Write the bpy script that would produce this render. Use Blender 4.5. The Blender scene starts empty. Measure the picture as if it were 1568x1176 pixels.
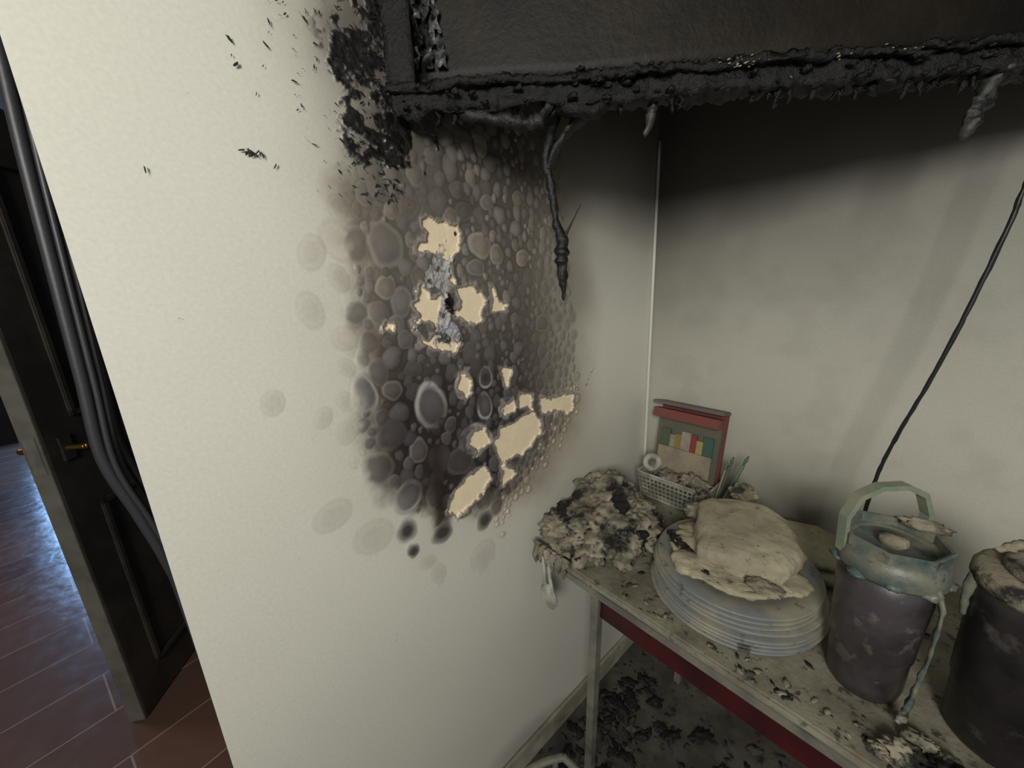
import bpy, bmesh, math, random
import numpy as np
from mathutils import Vector, Matrix, noise
random.seed(7); rng=np.random.default_rng(11)
sc=bpy.context.scene
sc.view_settings.view_transform='Standard'
def L(r,g,b):
    return tuple(((c/255)/12.92 if c/255<=.04045 else ((c/255+.055)/1.055)**2.4) for c in (r,g,b))
def LA(r,g,b): return np.array(L(r,g,b))
# ---------------- helpers ----------------
def link(o,parent=None):
    sc.collection.objects.link(o)
    if parent: o.parent=parent
    return o
def empty(name,loc=(0,0,0)):
    e=bpy.data.objects.new(name,None); e.location=loc; e.empty_display_size=.05; sc.collection.objects.link(e); return e
def mobj(name,verts,faces,mat=None,parent=None,smooth=False):
    m=bpy.data.meshes.new(name); m.from_pydata([tuple(v) for v in verts],[],faces); m.update()
    o=bpy.data.objects.new(name,m); link(o,parent)
    if mat: m.materials.append(mat)
    if smooth: m.polygons.foreach_set('use_smooth',[True]*len(m.polygons))
    return o
def bmobj(name,bm,mat=None,parent=None,smooth=False):
    m=bpy.data.meshes.new(name); bm.to_mesh(m); bm.free()
    o=bpy.data.objects.new(name,m); link(o,parent)
    if mat: m.materials.append(mat)
    if smooth: m.polygons.foreach_set('use_smooth',[True]*len(m.polygons))
    return o
def box(name,a,b,mat,parent=None,bev=.003,rot=None):
    bm=bmesh.new(); bmesh.ops.create_cube(bm,size=1)
    c=[(a[i]+b[i])/2 for i in range(3)]; s=[b[i]-a[i] for i in range(3)]
    for v in bm.verts: v.co=Vector([v.co[i]*s[i] for i in range(3)])
    if bev: bmesh.ops.bevel(bm,geom=bm.edges[:],offset=bev,segments=2,affect='EDGES')
    if rot is not None:
        for v in bm.verts: v.co=rot@v.co
    for v in bm.verts: v.co+=Vector(c)
    return bmobj(name,bm,mat,parent)
def tube(name,pts,rad,mat,parent=None,seg=10,flat=None,rough=0):
    P=[Vector(p) for p in pts]
    if not isinstance(rad,(list,tuple)): rad=[rad]*len(P)
    Q=[];R=[]
    n=len(P)
    for i in range(n-1):
        p0=P[max(i-1,0)];p1=P[i];p2=P[i+1];p3=P[min(i+2,n-1)]
        K=8
        for k in range(K):
            t=k/K
            Q.append(.5*((2*p1)+(p2-p0)*t+(2*p0-5*p1+4*p2-p3)*t*t+(3*p1-p0-3*p2+p3)*t**3)); R.append(rad[i]*(1-t)+rad[i+1]*t)
    Q.append(P[-1]);R.append(rad[-1])
    vs=[];fs=[]
    ref=Vector((.3,.2,1)).normalized()
    for i,q in enumerate(Q):
        T=(Q[min(i+1,len(Q)-1)]-Q[max(i-1,0)]).normalized()
        a=T.cross(ref); 
        if a.length<.1: a=T.cross(Vector((1,0,0)))
        a.normalize(); b=T.cross(a)
        for k in range(seg):
            an=2*math.pi*k/seg
            rr=R[i]
            if rough: rr*=1+rough*noise.noise(q*60+Vector((an,0,0)))+rough*.6*noise.noise(q*150)
            vs.append(q+a*math.cos(an)*rr+b*math.sin(an)*rr*(flat or 1))
    for i in range(len(Q)-1):
        for k in range(seg):
            fs.append((i*seg+k,i*seg+(k+1)%seg,(i+1)*seg+(k+1)%seg,(i+1)*seg+k))
    fs.append(tuple(range(seg))[::-1]); fs.append(tuple((len(Q)-1)*seg+k for k in range(seg)))
    return mobj(name,vs,fs,mat,parent,True)
def lathe(name,prof,mat,loc,parent=None,seg=48,disp=0,dscale=20,smooth=True,phase=0):
    vs=[];fs=[];c=Vector(loc)
    for r,z in prof:
        for k in range(seg):
            a=2*math.pi*k/seg+phase
            v=Vector((r*math.cos(a),r*math.sin(a),z))
            if disp:
                d=noise.fractal(v*dscale+c*10,1,2,3)*disp; v+=Vector((math.cos(a),math.sin(a),.3))*d
            vs.append(v+c)
    n=len(prof)
    for i in range(n-1):
        for k in range(seg): fs.append((i*seg+k,i*seg+(k+1)%seg,(i+1)*seg+(k+1)%seg,(i+1)*seg+k))
    if prof[0][0]>1e-4: fs.append(tuple(range(seg))[::-1])
    if prof[-1][0]>1e-4: fs.append(tuple((n-1)*seg+k for k in range(seg)))
    return mobj(name,vs,fs,mat,parent,smooth)
def lump(name,loc,rad,mat,parent=None,sub=4,amp=.25,sc1=3.0,seed=0,flatb=None,ridged=False,oct=4,rz=0):
    bm=bmesh.new(); bmesh.ops.create_icosphere(bm,subdivisions=sub,radius=1)
    off=Vector((seed*3.7,seed*1.3,seed*2.1)); Rz=Matrix.Rotation(rz,3,'Z')
    for v in bm.verts:
        n=v.co.normalized()
        if ridged:
            d=(noise.ridged_multi_fractal(n*sc1+off,.9,2.1,oct,1,2)-1.2)*amp*.35
            d+=noise.fractal(n*sc1*1.2+off,1,2,5)*amp*.7
        else: d=noise.fractal(n*sc1+off,.9,2,oct)*amp
        p=n*(1+d)
        v.co=Rz@Vector((p.x*rad[0],p.y*rad[1],p.z*rad[2]))
        if flatb is not None and v.co.z<flatb: v.co.z=flatb+(v.co.z-flatb)*.02
        v.co+=Vector(loc)
    return bmobj(name,bm,mat,parent,True)
# ---------------- materials ----------------
def mat(name,col,rough=.6,metal=0,col2=None,nscale=20,bump=.0,bscale=60,spec=.5,ramp=(.4,.6),col3=None,n3=6,r3=(.55,.65),trans=0,point=None):
    m=bpy.data.materials.new(name); m.use_nodes=True; nt=m.node_tree; N=nt.nodes; b=N['Principled BSDF']
    b.inputs['Base Color'].default_value=(*col,1); b.inputs['Roughness'].default_value=rough; b.inputs['Metallic'].default_value=metal
    b.inputs['Specular IOR Level'].default_value=spec; b.inputs['Transmission Weight'].default_value=trans
    tc=N.new('ShaderNodeTexCoord'); out=None
    def nz(s,det=6):
        n=N.new('ShaderNodeTexNoise'); n.inputs['Scale'].default_value=s; n.inputs['Detail'].default_value=det; n.inputs['Roughness'].default_value=.65
        nt.links.new(tc.outputs['Object'],n.inputs['Vector']); return n.outputs['Fac']
    def rampn(src,a,c):
        mr=N.new('ShaderNodeMapRange'); mr.inputs['From Min'].default_value=a; mr.inputs['From Max'].default_value=c; nt.links.new(src,mr.inputs['Value']); return mr.outputs[0]
    def mix(f,A,B):
        x=N.new('ShaderNodeMix'); x.data_type='RGBA'; nt.links.new(f,x.inputs['Factor'])
        for s,i in ((A,6),(B,7)):
            if isinstance(s,tuple): x.inputs[i].default_value=(*s,1)
            else: nt.links.new(s,x.inputs[i])
        return x.outputs[2]
    if col2: out=mix(rampn(nz(nscale),*ramp),col,col2)
    if col3: out=mix(rampn(nz(n3),*r3),out or col,col3)
    if point:
        g=N.new('ShaderNodeNewGeometry'); out=mix(rampn(g.outputs['Pointiness'],point[1],point[2]),point[0],out or col)
    if out is not None: nt.links.new(out,b.inputs['Base Color'])
    if bump:
        bp=N.new('ShaderNodeBump'); bp.inputs['Strength'].default_value=bump; bp.inputs['Distance'].default_value=.004
        nt.links.new(nz(bscale),bp.inputs['Height']); nt.links.new(bp.outputs[0],b.inputs['Normal'])
    return m
def attrmat(name,bump=.15,bscale=250):
    m=bpy.data.materials.new(name); m.use_nodes=True; nt=m.node_tree; N=nt.nodes; b=N['Principled BSDF']
    a=N.new('ShaderNodeVertexColor'); a.layer_name='Col'
    tc=N.new('ShaderNodeTexCoord'); n=N.new('ShaderNodeTexNoise'); n.inputs['Scale'].default_value=180; n.inputs['Detail'].default_value=5
    nt.links.new(tc.outputs['Object'],n.inputs['Vector'])
    mr=N.new('ShaderNodeMapRange'); mr.inputs['From Min'].default_value=.3; mr.inputs['From Max'].default_value=.7; mr.inputs['To Min'].default_value=.95; mr.inputs['To Max'].default_value=1.04
    nt.links.new(n.outputs['Fac'],mr.inputs['Value'])
    x=N.new('ShaderNodeVectorMath'); x.operation='SCALE'; nt.links.new(a.outputs['Color'],x.inputs[0]); nt.links.new(mr.outputs[0],x.inputs['Scale'])
    nt.links.new(x.outputs[0],b.inputs['Base Color']); nt.links.new(a.outputs['Alpha'],b.inputs['Roughness'])
    n2=N.new('ShaderNodeTexNoise'); n2.inputs['Scale'].default_value=bscale; n2.inputs['Detail'].default_value=4; nt.links.new(tc.outputs['Object'],n2.inputs['Vector'])
    bp=N.new('ShaderNodeBump'); bp.inputs['Strength'].default_value=bump; bp.inputs['Distance'].default_value=.002
    nt.links.new(n2.outputs['Fac'],bp.inputs['Height']); nt.links.new(bp.outputs[0],b.inputs['Normal'])
    return m
M_wall=attrmat('sooty_wall_paint',.05)
M_back=attrmat('smoked_wall_paint',.06)
M_char=mat('charred_black',L(12,11,10),.32,bump=.9,bscale=140,spec=.38,col2=L(28,27,25),nscale=60,ramp=(.5,.75),col3=L(150,145,120),n3=55,r3=(.69,.77))
M_panel=mat('burnt_panel',L(12,10,7),.5,spec=.22,col2=L(40,33,22),nscale=3.0,ramp=(.40,.66),bump=.25,bscale=90,col3=L(100,92,70),n3=170,r3=(.73,.8))
M_flake=mat('char_flake',L(18,17,16),.7,bump=.4,col2=L(60,58,55),nscale=40,ramp=(.55,.7))
M_foil=mat('crinkled_foil',L(100,100,102),.35,metal=.4,bump=.8,bscale=90,col2=L(30,30,30),nscale=40,ramp=(.42,.56))
M_melt=mat('melted_black_plastic',L(22,22,22),.45,bump=.7,bscale=110,col2=L(64,64,62),nscale=45,ramp=(.55,.75))
M_meltg=mat('melted_grey_plastic',L(70,70,66),.5,bump=.6,bscale=90,col2=L(20,20,20),nscale=30,ramp=(.42,.58))
M_ash=mat('ash_crust',L(156,149,128),.9,bump=1.0,bscale=70,col2=L(102,96,82),nscale=14,col3=L(34,31,29),n3=10,r3=(.51,.59),point=(L(30,27,24),.43,.49))
M_cloth=mat('ash_covered_cloth',L(174,167,141),.9,bump=.4,bscale=60,col2=L(150,143,120),nscale=10,col3=L(96,90,76),n3=60,r3=(.59,.69))
M_top=mat('dusty_table_top',L(142,137,119),.75,bump=.5,bscale=80,col2=L(110,104,89),nscale=9,col3=L(64,60,51),n3=45,r3=(.56,.66))
M_greyash=mat('grey_ash',L(84,80,72),.9,bump=.6,col2=L(46,43,40),nscale=60)
M_metal=mat('grey_painted_metal',L(104,104,98),.45,metal=.3,col2=L(134,131,118),nscale=12)
M_red=mat('dark_red_apron',L(66,16,18),.45,col2=L(42,14,16),nscale=8)
M_plate=mat('dusty_blue_plate',L(118,122,120),.6,col2=L(146,141,123),nscale=9,ramp=(.42,.6),col3=L(66,63,57),n3=24,r3=(.57,.67))
M_jar=mat('sooty_purple_canister',L(72,66,68),.36,col2=L(44,41,42),nscale=9,ramp=(.4,.62),bump=.25,bscale=30,col3=L(108,101,94),n3=26,r3=(.58,.72))
M_jar2=mat('dark_purple_canister',L(46,42,43),.4,col2=L(28,26,27),nscale=8,bump=.3,bscale=30,col3=L(82,77,73),n3=22,r3=(.58,.72))
M_teal=mat('teal_plastic',L(66,84,84),.45,col2=L(118,118,102),nscale=14,ramp=(.40,.58),bump=.35,bscale=40,col3=L(42,44,42),n3=26,r3=(.57,.67))
M_paleg=mat('pale_green_plastic',L(112,130,114),.35,col2=L(142,142,122),nscale=20,bump=.15)
M_white=mat('white_plastic',L(174,174,164),.5,col2=L(128,126,112),nscale=20)
M_cream=mat('cream_ash',L(152,145,124),.85,bump=.8,bscale=60,col2=L(108,101,86),nscale=25,col3=L(42,38,35),n3=20,r3=(.54,.62))
M_glint=mat('painted_glint',L(170,165,140),.5,col2=L(90,84,70),nscale=60)  # pale colour for the painted glints on the cabinet rail
M_trim=mat('dusty_trim',L(178,174,158),.6,col2=L(140,136,120),nscale=8)
M_bead=mat('corner_bead_paint',L(214,212,200),.5)
M_dark=mat('dark_rubber',L(24,24,26),.45,bump=.1)
M_darkg=mat('dark_grey_hose',L(46,46,50),.45,bump=.1)
M_door=mat('dark_door_paint',L(68,63,56),.5,col2=L(50,47,43),nscale=6)
M_dooredge=mat('door_edge_paint',L(112,109,100),.5,col2=L(92,89,82),nscale=8)
M_brass=mat('aged_brass',L(150,125,65),.3,metal=.9)
M_hall=mat('hall_dark_wall',L(50,47,47),.8,col2=L(38,36,37),nscale=3)
# ---------------- left wall ----------------
def vnoise(Y,Z,s,seed):
    g=np.random.default_rng(seed).random((512,512))
    a=(Y+20)*s; b=(Z+20)*s
    i=np.floor(a).astype(int); j=np.floor(b).astype(int); u=a-i; v=b-j
    u=u*u*(3-2*u); v=v*v*(3-2*v)
    i%=511; j%=511
    return (g[i,j]*(1-u)+g[i+1,j]*u)*(1-v)+(g[i,j+1]*(1-u)+g[i+1,j+1]*u)*v
def fbm(Y,Z,s,seed,o=4):
    t=0;a=1;w=0
    for k in range(o):
        t=t+a*vnoise(Y,Z,s*2**k,seed+k); w+=a; a*=.55
    return t/w
def sst(a,b,x):
    t=np.clip((x-a)/(b-a),0,1); return t*t*(3-2*t)
def sdpoly(P,Y,Z):
    P=np.array(P); n=len(P); d=np.full(Y.shape,1e9); ins=np.zeros(Y.shape,bool)
    for i in range(n):
        a=P[i];b=P[(i+1)%n]; e=b-a
        wy=Y-a[0]; wz=Z-a[1]; t=np.clip((wy*e[0]+wz*e[1])/(e@e),0,1)
        d=np.minimum(d,np.hypot(wy-t*e[0],wz-t*e[1]))
        c=((a[1]<=Z)&(b[1]>Z))|((b[1]<=Z)&(a[1]>Z))
        xi=a[0]+(Z-a[1])*(e[0]/(e[1] if e[1]!=0 else 1e-9))
        ins^=c&(Y<xi)
    return np.where(ins,d,-d)
def parse(s): 
    v=[float(t)/1000 for t in s.replace(',',' ').split()]; return [(v[i],v[i+1]) for i in range(0,len(v),2)]
def uniq(a):
    a=np.sort(a); return a[np.concatenate([[True],np.diff(a)>.0008])]
ys=uniq(np.concatenate([np.arange(-1.31,-1.152,.004),np.arange(-1.15,-.38,.0014),np.arange(-.378,-.003,.006),[0.0]]))
zs=uniq(np.concatenate([np.arange(0,.83,.02),np.arange(.84,2.05,.0014),np.arange(2.06,2.39,.02),[2.4]]))
Yg,Zg=np.meshgrid(ys,zs,indexing='ij')
soot=parse("-900 2400, -950 2200, -960 1854, -950 1814, -940 1754, -980 1617, -988 1493, -998 1371, -1012 1277, -1008 1171, -982 1110, -935 1045, -905 1030, -885 985, -862 985, -840 1000, -790 985, -750 985, -700 965, -600 1010, -510 1060, -406 1150, -410 1412, -460 1699, -480 1857, -480 2400")
big=[(-.891,1.738,.022,.021),(-.900,1.690,.017,.017),(-.855,1.696,.019,.020),(-.818,1.732,.017,.015),(-.874,1.643,.021,.024),(-.933,1.664,.016,.015),(-.927,1.575,.037,.042),(-.979,1.573,.024,.032),(-.753,1.642,.023,.020),(-.717,1.580,.031,.029),(-.673,1.561,.022,.022),(-.765,1.682,.019,.017),(-.692,1.665,.018,.018),(-.658,1.642,.019,.019),(-.612,1.618,.020,.017),(-.595,1.555,.021,.020),(-.732,1.534,.024,.019)]
def parse4(s):
    v=[float(t)/1000 for t in s.replace(',',' ').split()]; return [tuple(v[i:i+4]) for i in range(0,len(v),4)]
big+=parse4("-932 1663 16 14, -936 1502 22 22, -995 1462 22 24, -955 1457 21 25, -910 1404 18 19, -940 1374 20 22, -901 1345 19 18, -948 1312 22 21, -1003 1318 26 38, -1012 1260 16 17, -939 1264 21 23, -869 1260 40 50, -906 1299 17 18, -785 1287 24 35, -724 1293 26 27, -732 1226 27 34, -827 1207 16 20, -960 1225 32 36, -997 1166 36 37, -909 1174 24 28, -943 1082 33 37, -955 1008 24 30, -948 955 17 19, -874 960 32 26, -756 938 28 31, -809 1116 40 40, -884 1057 23 30, -764 1154 46 41, -677 1038 32 32, -666 1209 29 29, -534 1397 28 22, -715 955 22 26, -812 985 22 18")
forced=[i for i,b in enumerate(big) if b[1]<1.1]
faint=[(-1.007,1.578,.029,.033)]+parse4("-1067 1471 23 28, -1144 1334 19 18, -1076 1290 16 18, -1088 1106 32 32, -1024 1028 36 41, -916 908 21 19, -893 864 22 25, -766 840 45 37, -1050 1560 22 26, -1040 1254 18 24, -1020 1420 20 24, -1025 1370 14 18, -1015 1520 18 22, -1000 1630 20 20, -985 1680 16 18, -1030 1200 16 20, -965 1720 15 16, -1035 1310 14 20")
patches=[parse(s) for s in ["-844 1615, -825 1628, -800 1615, -766 1624, -768 1590, -772 1566, -793 1547, -833 1561, -866 1567, -869 1580, -841 1582","-800 1530, -782 1495, -748 1501, -722 1485, -715 1465, -728 1432, -759 1413, -792 1436, -778 1469","-857 1498, -845 1480, -827 1485, -810 1457, -818 1421, -847 1432, -889 1439, -870 1450, -884 1469","-687 1485, -676 1463, -649 1452, -662 1438, -690 1446","-884 1411, -861 1397, -842 1400, -841 1381, -877 1389","-837 1389, -808 1393, -786 1379, -805 1363, -829 1372","-799 1319, -773 1320, -764 1283, -781 1250, -802 1282","-614 1172, -575 1165, -555 1145, -549 1106, -607 1072, -686 1070, -713 1107, -691 1152, -648 1157","-743 1077, -726 1042, -742 1014, -831 983, -853 1007, -843 1039, -787 1066","-551 1202, -515 1190, -495 1196, -450 1190, -418 1181, -412 1140, -440 1135, -485 1145, -515 1160, -547 1161","-773 1179, -740 1173, -731 1134, -763 1124, -790 1150","-680 1229, -643 1213, -640 1189, -678 1189","-622 1226, -584 1213, -585 1185, -621 1195","-675 1302, -650 1298, -661 1261","-695 1059, -652 1047, -659 1012, -690 1007","-945 1440,-930 1440,-930 1425,-945 1425"]]
def inpoly1(P,y,z):
    return float(sdpoly(P,np.array([y]),np.array([z]))[0])
fill=[]; allb=list(big)
for it in range(7000):
    y=random.uniform(-1.04,-.4); z=random.uniform(.90,1.82)
    s=inpoly1(soot,y,z)
    if s<.002: continue
    r=.009+.016*random.random()**1.6
    if y>-.75: r=.007+.011*random.random()**1.4
    if z<1.25 and y<-.72: r=.010+.022*random.random()**1.5
    if it>3500: r=random.uniform(.005,.009)
    fct=.80 if it<3500 else .92
    if all(math.hypot(y-b[0],z-b[1])>fct*(r+(b[2]+b[3])/2) for b in allb):
        allb.append((y,z,r,r*random.uniform(.95,1.5)))
foam=[]
for _ in range(2500):
    t=random.random(); y=-.72+t*.33; z=.95+t*.25+random.gauss(0,.03)
    r=random.uniform(.004,.013)
    if all(math.hypot(y-b[0],z-b[1])>.95*(r+(b[2]+b[3])/2) for b in allb+foam): foam.append((y,z,r,r))
H=np.zeros(Yg.shape)
base=LA(221,219,206)[None,None,:]*np.ones(Yg.shape+(1,))
n1=fbm(Yg,Zg,3,1); n2=fbm(Yg,Zg,25,2); n3=fbm(Yg,Zg,90,3); n0=fbm(Yg,Zg,9,8)
base=base*(.95+.1*n1)[...,None]
base=base*(.82+.18*sst(.2,1.4,Zg))[...,None]  # albedo darkened towards the floor to imitate light falling off
sd=sdpoly(soot,Yg,Zg)
rt=sst(-.85,-.5,Yg)
low=1-sst(.98,1.12,Zg)
w=.042+.11*rt-.020*low*(1-rt)
sdn=sd+(n2-.5)*.04+(n0-.5)*.09
S=sst(-w,w*.9,sdn)
halo=sst(-.15,.01,sd+(n0-.5)*.06)*(.30+.42*rt)*(.6+.8*n1-.2)
col=base*(1-halo[...,None])+base*np.array([.60,.52,.43])*halo[...,None]
U=sst(1.30,1.98,Zg)*sst(-1.05,-.7,Yg)*.92
U=np.clip(U*(.75+.5*n1),0,.93)[...,None]
col=col*(1-U)+(LA(82,74,65))*U
q_=(np.exp(-((Yg+.42)/.2)**2-((Zg-1.0)/.13)**2)*.4)[...,None]; col=col*(1-q_)+LA(140,128,106)*q_
up=sst(1.25,1.55,Zg)
up3=up[...,None]
vert=fbm(Yg*6,Zg*.8,6,21)
sootc=(LA(46,40,38)[None,None,:]*(1-up3)+LA(82,75,69)[None,None,:]*up3)*(.5+1.0*vert)[...,None]
sootc=sootc*(1-.4*sst(1.6,1.8,Zg))[...,None]
# brown scorched tone toward the edges
eb=(1-sst(.0,.07,sdn))[...,None]; sootc=sootc*(1-eb*.6)+LA(104,88,70)*eb*.6
rb=sst(-.72,-.5,Yg)[...,None]
sootc=sootc*(1-rb)+LA(92,82,71)*(.6+.7*vert)[...,None]*rb
fadeR=(1-.38*sst(-.62,-.42,Yg))*(1-.12*up)
S3=(S*fadeR)[...,None]
col=col*(1-S3)+sootc*S3
D=np.full(Yg.shape,9.); ID=np.full(Yg.shape,-1,int)
def stamp(lst,off):
    for k,(y0,z0,ry,rz) in enumerate(lst):
        m=1.5*max(ry,rz)
        i0,i1=np.searchsorted(ys,[y0-m,y0+m]); j0,j1=np.searchsorted(zs,[z0-m,z0+m])
        yy=Yg[i0:i1,j0:j1]-y0; zz=Zg[i0:i1,j0:j1]-z0
        a=np.arctan2(zz/rz,yy/ry); ph=(k*1.7)%6.28
        wob=1+.07*np.sin(2*a+ph)+.05*np.sin(3*a+2*ph)+.03*np.sin(5*a+3*ph)
        d=np.hypot(yy/ry,zz/rz)/wob
        sub=D[i0:i1,j0:j1]; mk=d<sub
        sub[mk]=d[mk]; ID[i0:i1,j0:j1][mk]=k+off
stamp(allb,0); stamp(foam,5000)
rnd=np.random.default_rng(5).random(9000)
R1=np.where(ID>=0,rnd[ID],0); R2=np.where(ID>=0,rnd[(ID+777)%9000],0)
inside=1-sst(.62,1.08,D)
core=1-sst(.1,.8,D)
rim=sst(.62,.84,D)*(1-sst(.86,1.04,D))
ring=sst(.90,1.03,D)*(1-sst(1.06,1.35,D))
isbig=((ID>=0)&(ID<len(big)))
isf=np.isin(ID,forced)
gA=LA(88,83,85); gB=LA(124,118,112)
bc=gA[None,None,:]*(1-up3)+gB[None,None,:]*up3
bc=bc*(.55+.55*R1+.5*(n2-.4)+.2*(n3-.5)+.15*core)[...,None]
tn=(R2>.7)[...,None]*.45
bc=bc*(1-tn)+bc*np.array([1.22,1.06,.90])*tn
Sg=sst(.0,.6,S)[...,None]
k=(inside*(ID<5000)*(1-.35*sst(-.6,-.42,Yg)))[...,None]*.74
k=k*np.clip(Sg+isbig[...,None]*.25+isf[...,None]*.75,0,1)
col=col*(1-k)+bc*k
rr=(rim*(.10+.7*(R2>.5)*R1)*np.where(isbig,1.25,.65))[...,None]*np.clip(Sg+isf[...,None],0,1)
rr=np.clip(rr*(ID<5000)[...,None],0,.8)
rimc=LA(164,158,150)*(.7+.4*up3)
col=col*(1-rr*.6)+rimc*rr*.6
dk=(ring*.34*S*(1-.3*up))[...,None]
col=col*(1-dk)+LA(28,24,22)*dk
fm=(inside*(ID>=5000))[...,None]*.5
col=col*(1-fm)+(LA(196,180,152)*(.6+.6*R1[...,None]))*fm
fr=(ring*(ID>=5000))[...,None]*.45
col=col*(1-fr)+LA(110,92,74)*fr
H+=np.clip(1-D**2,0,1)**1.1*np.where(isbig,.0036,.0022)*np.where(ID>=5000,.9,1)*(.4+R1)
RO=.5-.20*np.clip((1-sst(.9,1.05,D))*np.clip(S+isf,0,1),0,1)
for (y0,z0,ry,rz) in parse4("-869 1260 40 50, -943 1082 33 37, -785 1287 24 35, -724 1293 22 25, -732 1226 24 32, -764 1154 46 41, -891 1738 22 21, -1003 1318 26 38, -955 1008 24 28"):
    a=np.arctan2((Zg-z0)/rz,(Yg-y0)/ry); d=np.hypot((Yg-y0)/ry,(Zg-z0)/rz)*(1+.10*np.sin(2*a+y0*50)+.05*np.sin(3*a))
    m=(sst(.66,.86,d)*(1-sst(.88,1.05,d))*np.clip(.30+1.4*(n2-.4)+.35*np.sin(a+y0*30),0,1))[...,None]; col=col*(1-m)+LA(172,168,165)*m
    m=((1-sst(.2,.8,d))*.35)[...,None]; col=col*(1-m)+LA(112,112,117)*m
for (y0,z0,ry,rz) in parse4("-955 1008 17 20, -948 955 14 14, -874 962 26 20, -756 938 22 22, -724 1293 15 16"):
    d=np.hypot((Yg-y0)/ry,(Zg-z0)/rz); m=((1-sst(.4,1,d))*.75)[...,None]; col=col*(1-m)+LA(36,33,33)*m
m=(np.exp(-((Yg+.872+.02*(n0-.5))/.022)**2)*sst(.945,1.0,Zg)*(1-sst(1.15,1.3,Zg))*.65)[...,None]; col=col*(1-m)+LA(40,26,18)*m
for k_,(y0,z0,ry,rz) in enumerate(faint):
    a=np.arctan2((Zg-z0)/rz,(Yg-y0)/ry)
    d=np.hypot((Yg-y0)/ry,(Zg-z0)/rz)*(1+.12*np.sin(2*a+k_)+.25*(n0-.5))
    m=((1-sst(.4,1.1,d))*.20*(.5+n2)+ (sst(.7,.9,d)*(1-sst(.95,1.1,d)))*.12)[...,None]
    col=col*(1-m)+LA(124,104,78)*m
    H+=np.clip(1-d**2,0,1)*.0007
def do_patch(P,colr,ragged,em,seed):
    P=np.array(P); i0,i1=np.searchsorted(ys,[P[:,0].min()-.04,P[:,0].max()+.04]); j0,j1=np.searchsorted(zs,[P[:,1].min()-.04,P[:,1].max()+.04])
    y=Yg[i0:i1,j0:j1]; z=Zg[i0:i1,j0:j1]
    s=sdpoly(P,y,z)+.0005+(fbm(y,z,45,seed,5)-.5)*ragged
    edge=(sst(-.011,-.003,s)*(1-sst(-.002,.001,s)))[...,None]
    c=col[i0:i1,j0:j1]
    c[:]=c*(1-edge*em)+LA(158,150,142)*edge*em
    m=sst(-.0008,.0012,s)[...,None]
    pc=LA(*colr)*(.88+.14*fbm(y,z,40,33))[...,None]
    c[:]=c*(1-m)+pc*m
    RO[i0:i1,j0:j1]=RO[i0:i1,j0:j1]*(1-m[...,0])+.7*m[...,0]
    h=H[i0:i1,j0:j1]; h[:]=h*(1-m[...,0])+edge[...,0]*.0022-.003*m[...,0]
for P in patches: do_patch(P,(245,227,193),.032,.65,31)
metalp=parse("-850 1560, -815 1566, -800 1545, -800 1490, -803 1450, -790 1395, -838 1390, -834 1440, -828 1480, -848 1500")
sm=sdpoly(metalp,Yg,Zg)+(n2-.5)*.06+(n3-.5)*.03
m=(sst(-.002,.003,sm))[...,None]
mc=LA(166,163,160)*(.45+1.0*n3)[...,None]; g_=sst(.56,.62,fbm(Yg,Zg,45,71))[...,None]; mc=mc*(1-g_*.75)
col=col*(1-m)+mc*m; H+=m[...,0]*(n3-.5)*.012; RO=RO*(1-m[...,0])+.6*m[...,0]
for (y0,z0,ry,rz,cc) in ((-.805,1.465,.012,.022,(20,18,18)),(-.808,1.415,.018,.014,(160,164,172)),(-.775,1.60,.004,.006,(60,40,36))):
    d=np.hypot((Yg-y0)/ry,(Zg-z0)/rz)+(n3-.5)*.8; m=(1-sst(.8,1,d))[...,None]; col=col*(1-m)+LA(*cc)*m
# char near cabinet end
cf=(1-sst(.0,.15,np.abs(Yg+.885)))*sst(1.60,1.80,Zg)*(Yg<-.80)
cfw=(1-sst(.0,.26,np.abs(Yg+.885)))*sst(1.55,1.85,Zg)*(Yg<-.80)
cg=np.clip(cfw*.55*(.5+1.0*n0),0,.7)[...,None]; col=col*(1-cg)+LA(128,122,112)*cg
fl=sst(.50,.56,n2*.5+fbm(Yg,Zg,60,41)*.4+cf*.11-.02)
cg=np.clip(cf*.85*(.55+.9*n0),0,.85)[...,None]; col=col*(1-cg)+LA(90,86,80)*cg
m=(np.clip(fl*sst(.05,.3,cf),0,1))[...,None]
col=col*(1-m)+LA(24,22,21)*(.5+1.0*n3)[...,None]*m; H+=m[...,0]*(n3*.005)
H*=sst(-1.31,-1.30,Yg)
H+= (n2-.5)*.00015
ni,nj=Yg.shape
front=np.stack([np.maximum(H,-.004),Yg,Zg],-1).reshape(-1,3)
idx=np.arange(ni*nj).reshape(ni,nj)
q=np.stack([idx[:-1,:-1],idx[1:,:-1],idx[1:,1:],idx[:-1,1:]],-1).reshape(-1,4)
bx=np.array([(-.006,-1.31,0),(-.006,.1,0),(-.006,.1,2.4),(-.006,-1.31,2.4),(-.1,-1.31,0),(-.1,.1,0),(-.1,.1,2.4),(-.1,-1.31,2.4)])
b0=ni*nj
bf=np.array([(4,7,6,5),(0,3,7,4),(1,5,6,2),(3,2,6,7),(0,4,5,1),(0,1,2,3)])+b0
V=np.concatenate([front,bx]); Fq=np.concatenate([q,bf])
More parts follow.
